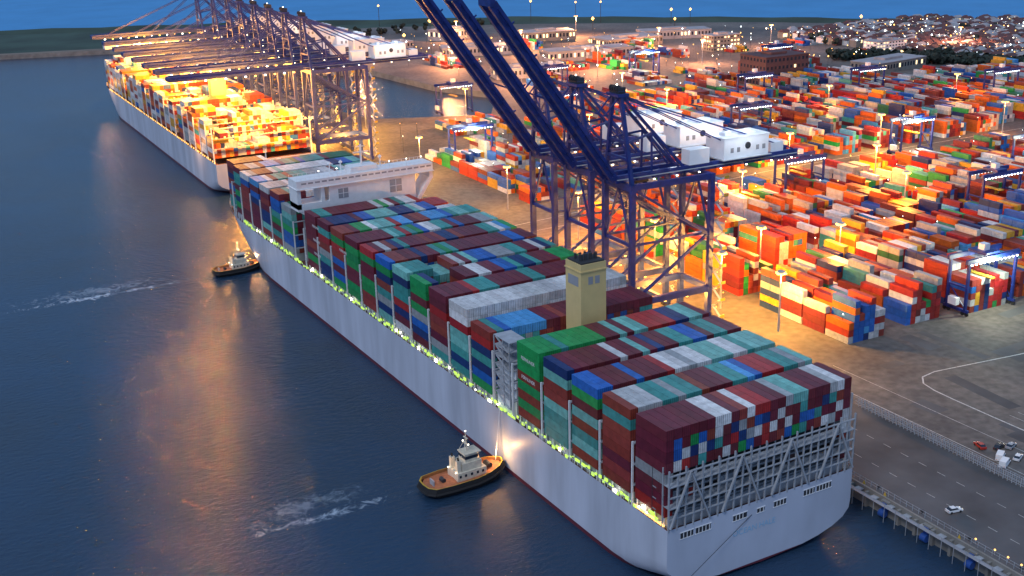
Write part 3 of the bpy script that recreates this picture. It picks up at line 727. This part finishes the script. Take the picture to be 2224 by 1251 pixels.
mb=MB(); mb.beam((-34,80.3,4.5),(-30.6,83,19.2),.12,.12,'white'); mb.obj('tow_line')
# ---------------------------------------------------------------- vehicles
def car(name,x,y,rot,k,van=False):
    e=empty(name,(x,y,5.03),rot); mb=MB()
    L,Wd=(5.4,2.0) if van else(4.5,1.8); H=2.2 if van else 1.45
    def prism(prof,w,k_):
        n=len(prof); vs=[(px,-w,pz) for px,pz in prof]+[(px,w,pz) for px,pz in prof]
        mb.add(vs,[tuple(range(n)),tuple(range(2*n-1,n-1,-1))]+[((i+1)%n,i,i+n,(i+1)%n+n) for i in range(n)],k_)
    prism([(-L/2,.35),(L/2,.35),(L/2,.75),(L/2-.9,.95),(-L/2,.98)],Wd/2,k)
    if van: prism([(-L/2+.02,.95),(L/2-.9,.95),(L/2-1.6,H),(-L/2+.1,H)],Wd/2-.05,k); prism([(L/2-1.9,1.1),(L/2-1.0,1.1),(L/2-1.5,H-.15),(L/2-1.9,H-.15)],Wd/2-.03,'glass')
    else: prism([(-L/2+.3,.95),(L/2-1.1,.92),(L/2-1.9,H),(-L/2+.9,H)],Wd/2-.12,'glass'); mb.box(-L/2+1,L/2-2,-Wd/2+.2,Wd/2-.2,H,H+.05,k)
    for wx in(-L/2+.85,L/2-.85):
        for wy in(-Wd/2,Wd/2): mb.cyl((wx,wy-.11,.34),(wx,wy+.11,.34),.34,'black',12)
    for wy in(-.6,.6): mb.box(-L/2-.03,-L/2+.02,wy-.15,wy+.15,.7,.85,'red'); mb.box(L/2-.02,L/2+.03,wy-.18,wy+.18,.6,.75,'lampw')
    mb.obj('body',e)
car('parked_car',92,8,1.2,'red'); car('parked_car',96,4.5,.3,'dark'); car('parked_car',99.5,3,.3,'grey'); car('parked_van',91,0,.5,'white',True); car('parked_van',88.5,-3.5,.4,'white',True); car('parked_car',95,-3,.4,'white')
car('pickup_truck',55,-14,-.2,'white',False)
# ---------------------------------------------------------------- water
def watermat(name,deep,brown,rough,foam,sc=1.,bump=.5):
    m=bpy.data.materials.new(name); m.use_nodes=True; nt=m.node_tree; b=nt.nodes['Principled BSDF']; L=nt.links.new
    b.inputs['Roughness'].default_value=rough; b.inputs['IOR'].default_value=1.34
    tc=nt.nodes.new('ShaderNodeTexCoord')
    n1=nt.nodes.new('ShaderNodeTexNoise'); n1.inputs['Scale'].default_value=.3*sc; n1.inputs['Detail'].default_value=8; n1.inputs['Roughness'].default_value=.62
    mp=nt.nodes.new('ShaderNodeMapping'); mp.inputs['Scale'].default_value=(1,1.9,1); mp.inputs['Rotation'].default_value=(0,0,.5); L(tc.outputs['Object'],mp.inputs[0]); L(mp.outputs[0],n1.inputs['Vector'])
    bp=nt.nodes.new('ShaderNodeBump'); bp.inputs['Strength'].default_value=bump; bp.inputs['Distance'].default_value=1.2; L(n1.outputs['Fac'],bp.inputs['Height']); L(bp.outputs[0],b.inputs['Normal'])
    n2=nt.nodes.new('ShaderNodeTexNoise'); n2.inputs['Scale'].default_value=.011; n2.inputs['Detail'].default_value=7; n2.inputs['Roughness'].default_value=.65; L(tc.outputs['Object'],n2.inputs['Vector'])
    cr=nt.nodes.new('ShaderNodeValToRGB'); e=cr.color_ramp.elements; e[0].position=.36; e[0].color=(*brown,1); e[1].position=.62; e[1].color=(*deep,1); L(n2.outputs['Fac'],cr.inputs[0])
    out=cr.outputs[0]
    n3=nt.nodes.new('ShaderNodeTexNoise'); n3.inputs['Scale'].default_value=.2; n3.inputs['Detail'].default_value=9; n3.inputs['Roughness'].default_value=.7; n3.inputs['Distortion'].default_value=1.6; L(tc.outputs['Object'],n3.inputs['Vector'])
    for (cx,cy,hx,hy,am) in foam:
        mp2=nt.nodes.new('ShaderNodeMapping'); mp2.vector_type='TEXTURE'; mp2.inputs['Location'].default_value=(cx,cy,0); mp2.inputs['Scale'].default_value=(hx,hy,1); L(tc.outputs['Object'],mp2.inputs[0])
        ln=nt.nodes.new('ShaderNodeVectorMath'); ln.operation='LENGTH'; L(mp2.outputs[0],ln.inputs[0])
        mr=nt.nodes.new('ShaderNodeMapRange'); mr.inputs['From Min'].default_value=1; mr.inputs['From Max'].default_value=0; mr.inputs['To Min'].default_value=-.25; mr.inputs['To Max'].default_value=.16; L(ln.outputs['Value'],mr.inputs['Value'])
        ad=nt.nodes.new('ShaderNodeMath'); ad.operation='ADD'; L(n3.outputs['Fac'],ad.inputs[0]); L(mr.outputs[0],ad.inputs[1])
        m3=nt.nodes.new('ShaderNodeMapRange'); m3.inputs['From Min'].default_value=.5; m3.inputs['From Max'].default_value=.68; m3.inputs['To Max'].default_value=am; L(ad.outputs[0],m3.inputs['Value'])
        mx=nt.nodes.new('ShaderNodeMixRGB'); mx.inputs['Color2'].default_value=(.5,.6,.7,1); L(m3.outputs[0],mx.inputs['Fac']); L(out,mx.inputs['Color1']); out=mx.outputs[0]
    L(out,b.inputs['Base Color'])
    return m
M['harbour']=watermat('harbour_water',(.015,.046,.1),(.02,.038,.065),.13,[(-104,322,76,6,1),(-104,330,66,16,.3),(-88,84,44,5,.7),(-92,92,46,12,.25)],1,.42)
M['sea']=watermat('open_sea_water',(.045,.27,.58),(.035,.23,.5),.5,[],.3,.2)  # bright sky tone put into the base colour so the sea reads like sky
mb=MB(); mb.add([(-4000,-3000,0),(1450,-3000,0),(1450,100,0),(1230,330,0),(985,690,0),(560,1150,0),(7,1500,0),(-400,1700,0),(-4000,2600,0)],[tuple(range(9))],'harbour'); mb.obj('harbour_water')
mb=MB(); mb.add([(-4000,2600,0),(-400,1700,0),(7,1500,0),(560,1150,0),(985,690,0),(1230,330,0),(1450,100,0),(1450,-3000,0),(40000,-3000,0),(40000,40000,0),(-40000,40000,0),(-40000,2600,0)],[tuple(range(12))],'sea'); 
o=mb.obj('sea')
# ---------------------------------------------------------------- world and sun
w=bpy.data.worlds.new('World'); S.world=w; w.use_nodes=True; nt=w.node_tree; L=nt.links.new
bg=nt.nodes['Background']; sky=nt.nodes.new('ShaderNodeTexSky'); sky.sky_type='NISHITA'; sky.sun_disc=False; sky.sun_elevation=math.radians(4); sky.sun_rotation=math.radians(235)
tc=nt.nodes.new('ShaderNodeTexCoord'); sp=nt.nodes.new('ShaderNodeSeparateXYZ'); L(tc.outputs['Generated'],sp.inputs[0])
cr=nt.nodes.new('ShaderNodeValToRGB'); L(sp.outputs['Z'],cr.inputs[0]); e=cr.color_ramp.elements
e[0].position=0; e[0].color=(.16,.42,.88,1); e[1].position=1; e[1].color=(.55,.71,1,1)
q=e.new(.25); q.color=(.22,.46,.88,1); q=e.new(.55); q.color=(.38,.57,.98,1)
sc=nt.nodes.new('ShaderNodeVectorMath'); sc.operation='SCALE'; sc.inputs['Scale'].default_value=.03; L(sky.outputs[0],sc.inputs[0])
ad=nt.nodes.new('ShaderNodeVectorMath'); ad.operation='ADD'; L(cr.outputs[0],ad.inputs[0]); L(sc.outputs[0],ad.inputs[1])
L(ad.outputs[0],bg.inputs['Color']); bg.inputs['Strength'].default_value=.6
sl=bpy.data.lights.new('sun','SUN'); sl.energy=1.15; sl.angle=math.radians(14); sl.color=(.92,.94,1)
so=bpy.data.objects.new('sun',sl); COL.objects.link(so); so.rotation_euler=Vector((.62,.3,-.72)).to_track_quat('-Z','Y').to_euler()
# ---------------------------------------------------------------- camera
f,pitch,yaw,roll,cx,cy,cz=2526.9971,.3281,.5105,-.0271,-182.4532,-197.7629,166.1965
fwv=Vector((math.sin(yaw)*math.cos(pitch),math.cos(yaw)*math.cos(pitch),-math.sin(pitch)))
rtv=Vector((math.cos(yaw),-math.sin(yaw),0)); upv=rtv.cross(fwv)
r2=rtv*math.cos(roll)+upv*math.sin(roll); u2=upv*math.cos(roll)-rtv*math.sin(roll)
cd=bpy.data.cameras.new('camera'); co=bpy.data.objects.new('camera',cd); COL.objects.link(co)
R=Matrix((r2,u2,-fwv)).transposed().to_4x4(); co.matrix_world=Matrix.Translation((cx,cy,cz))@R
cd.sensor_width=36; cd.lens=f*36/2224; cd.clip_start=1; cd.clip_end=60000
S.camera=co
S.view_settings.view_transform='Standard'; S.view_settings.look='None'; S.view_settings.exposure=0
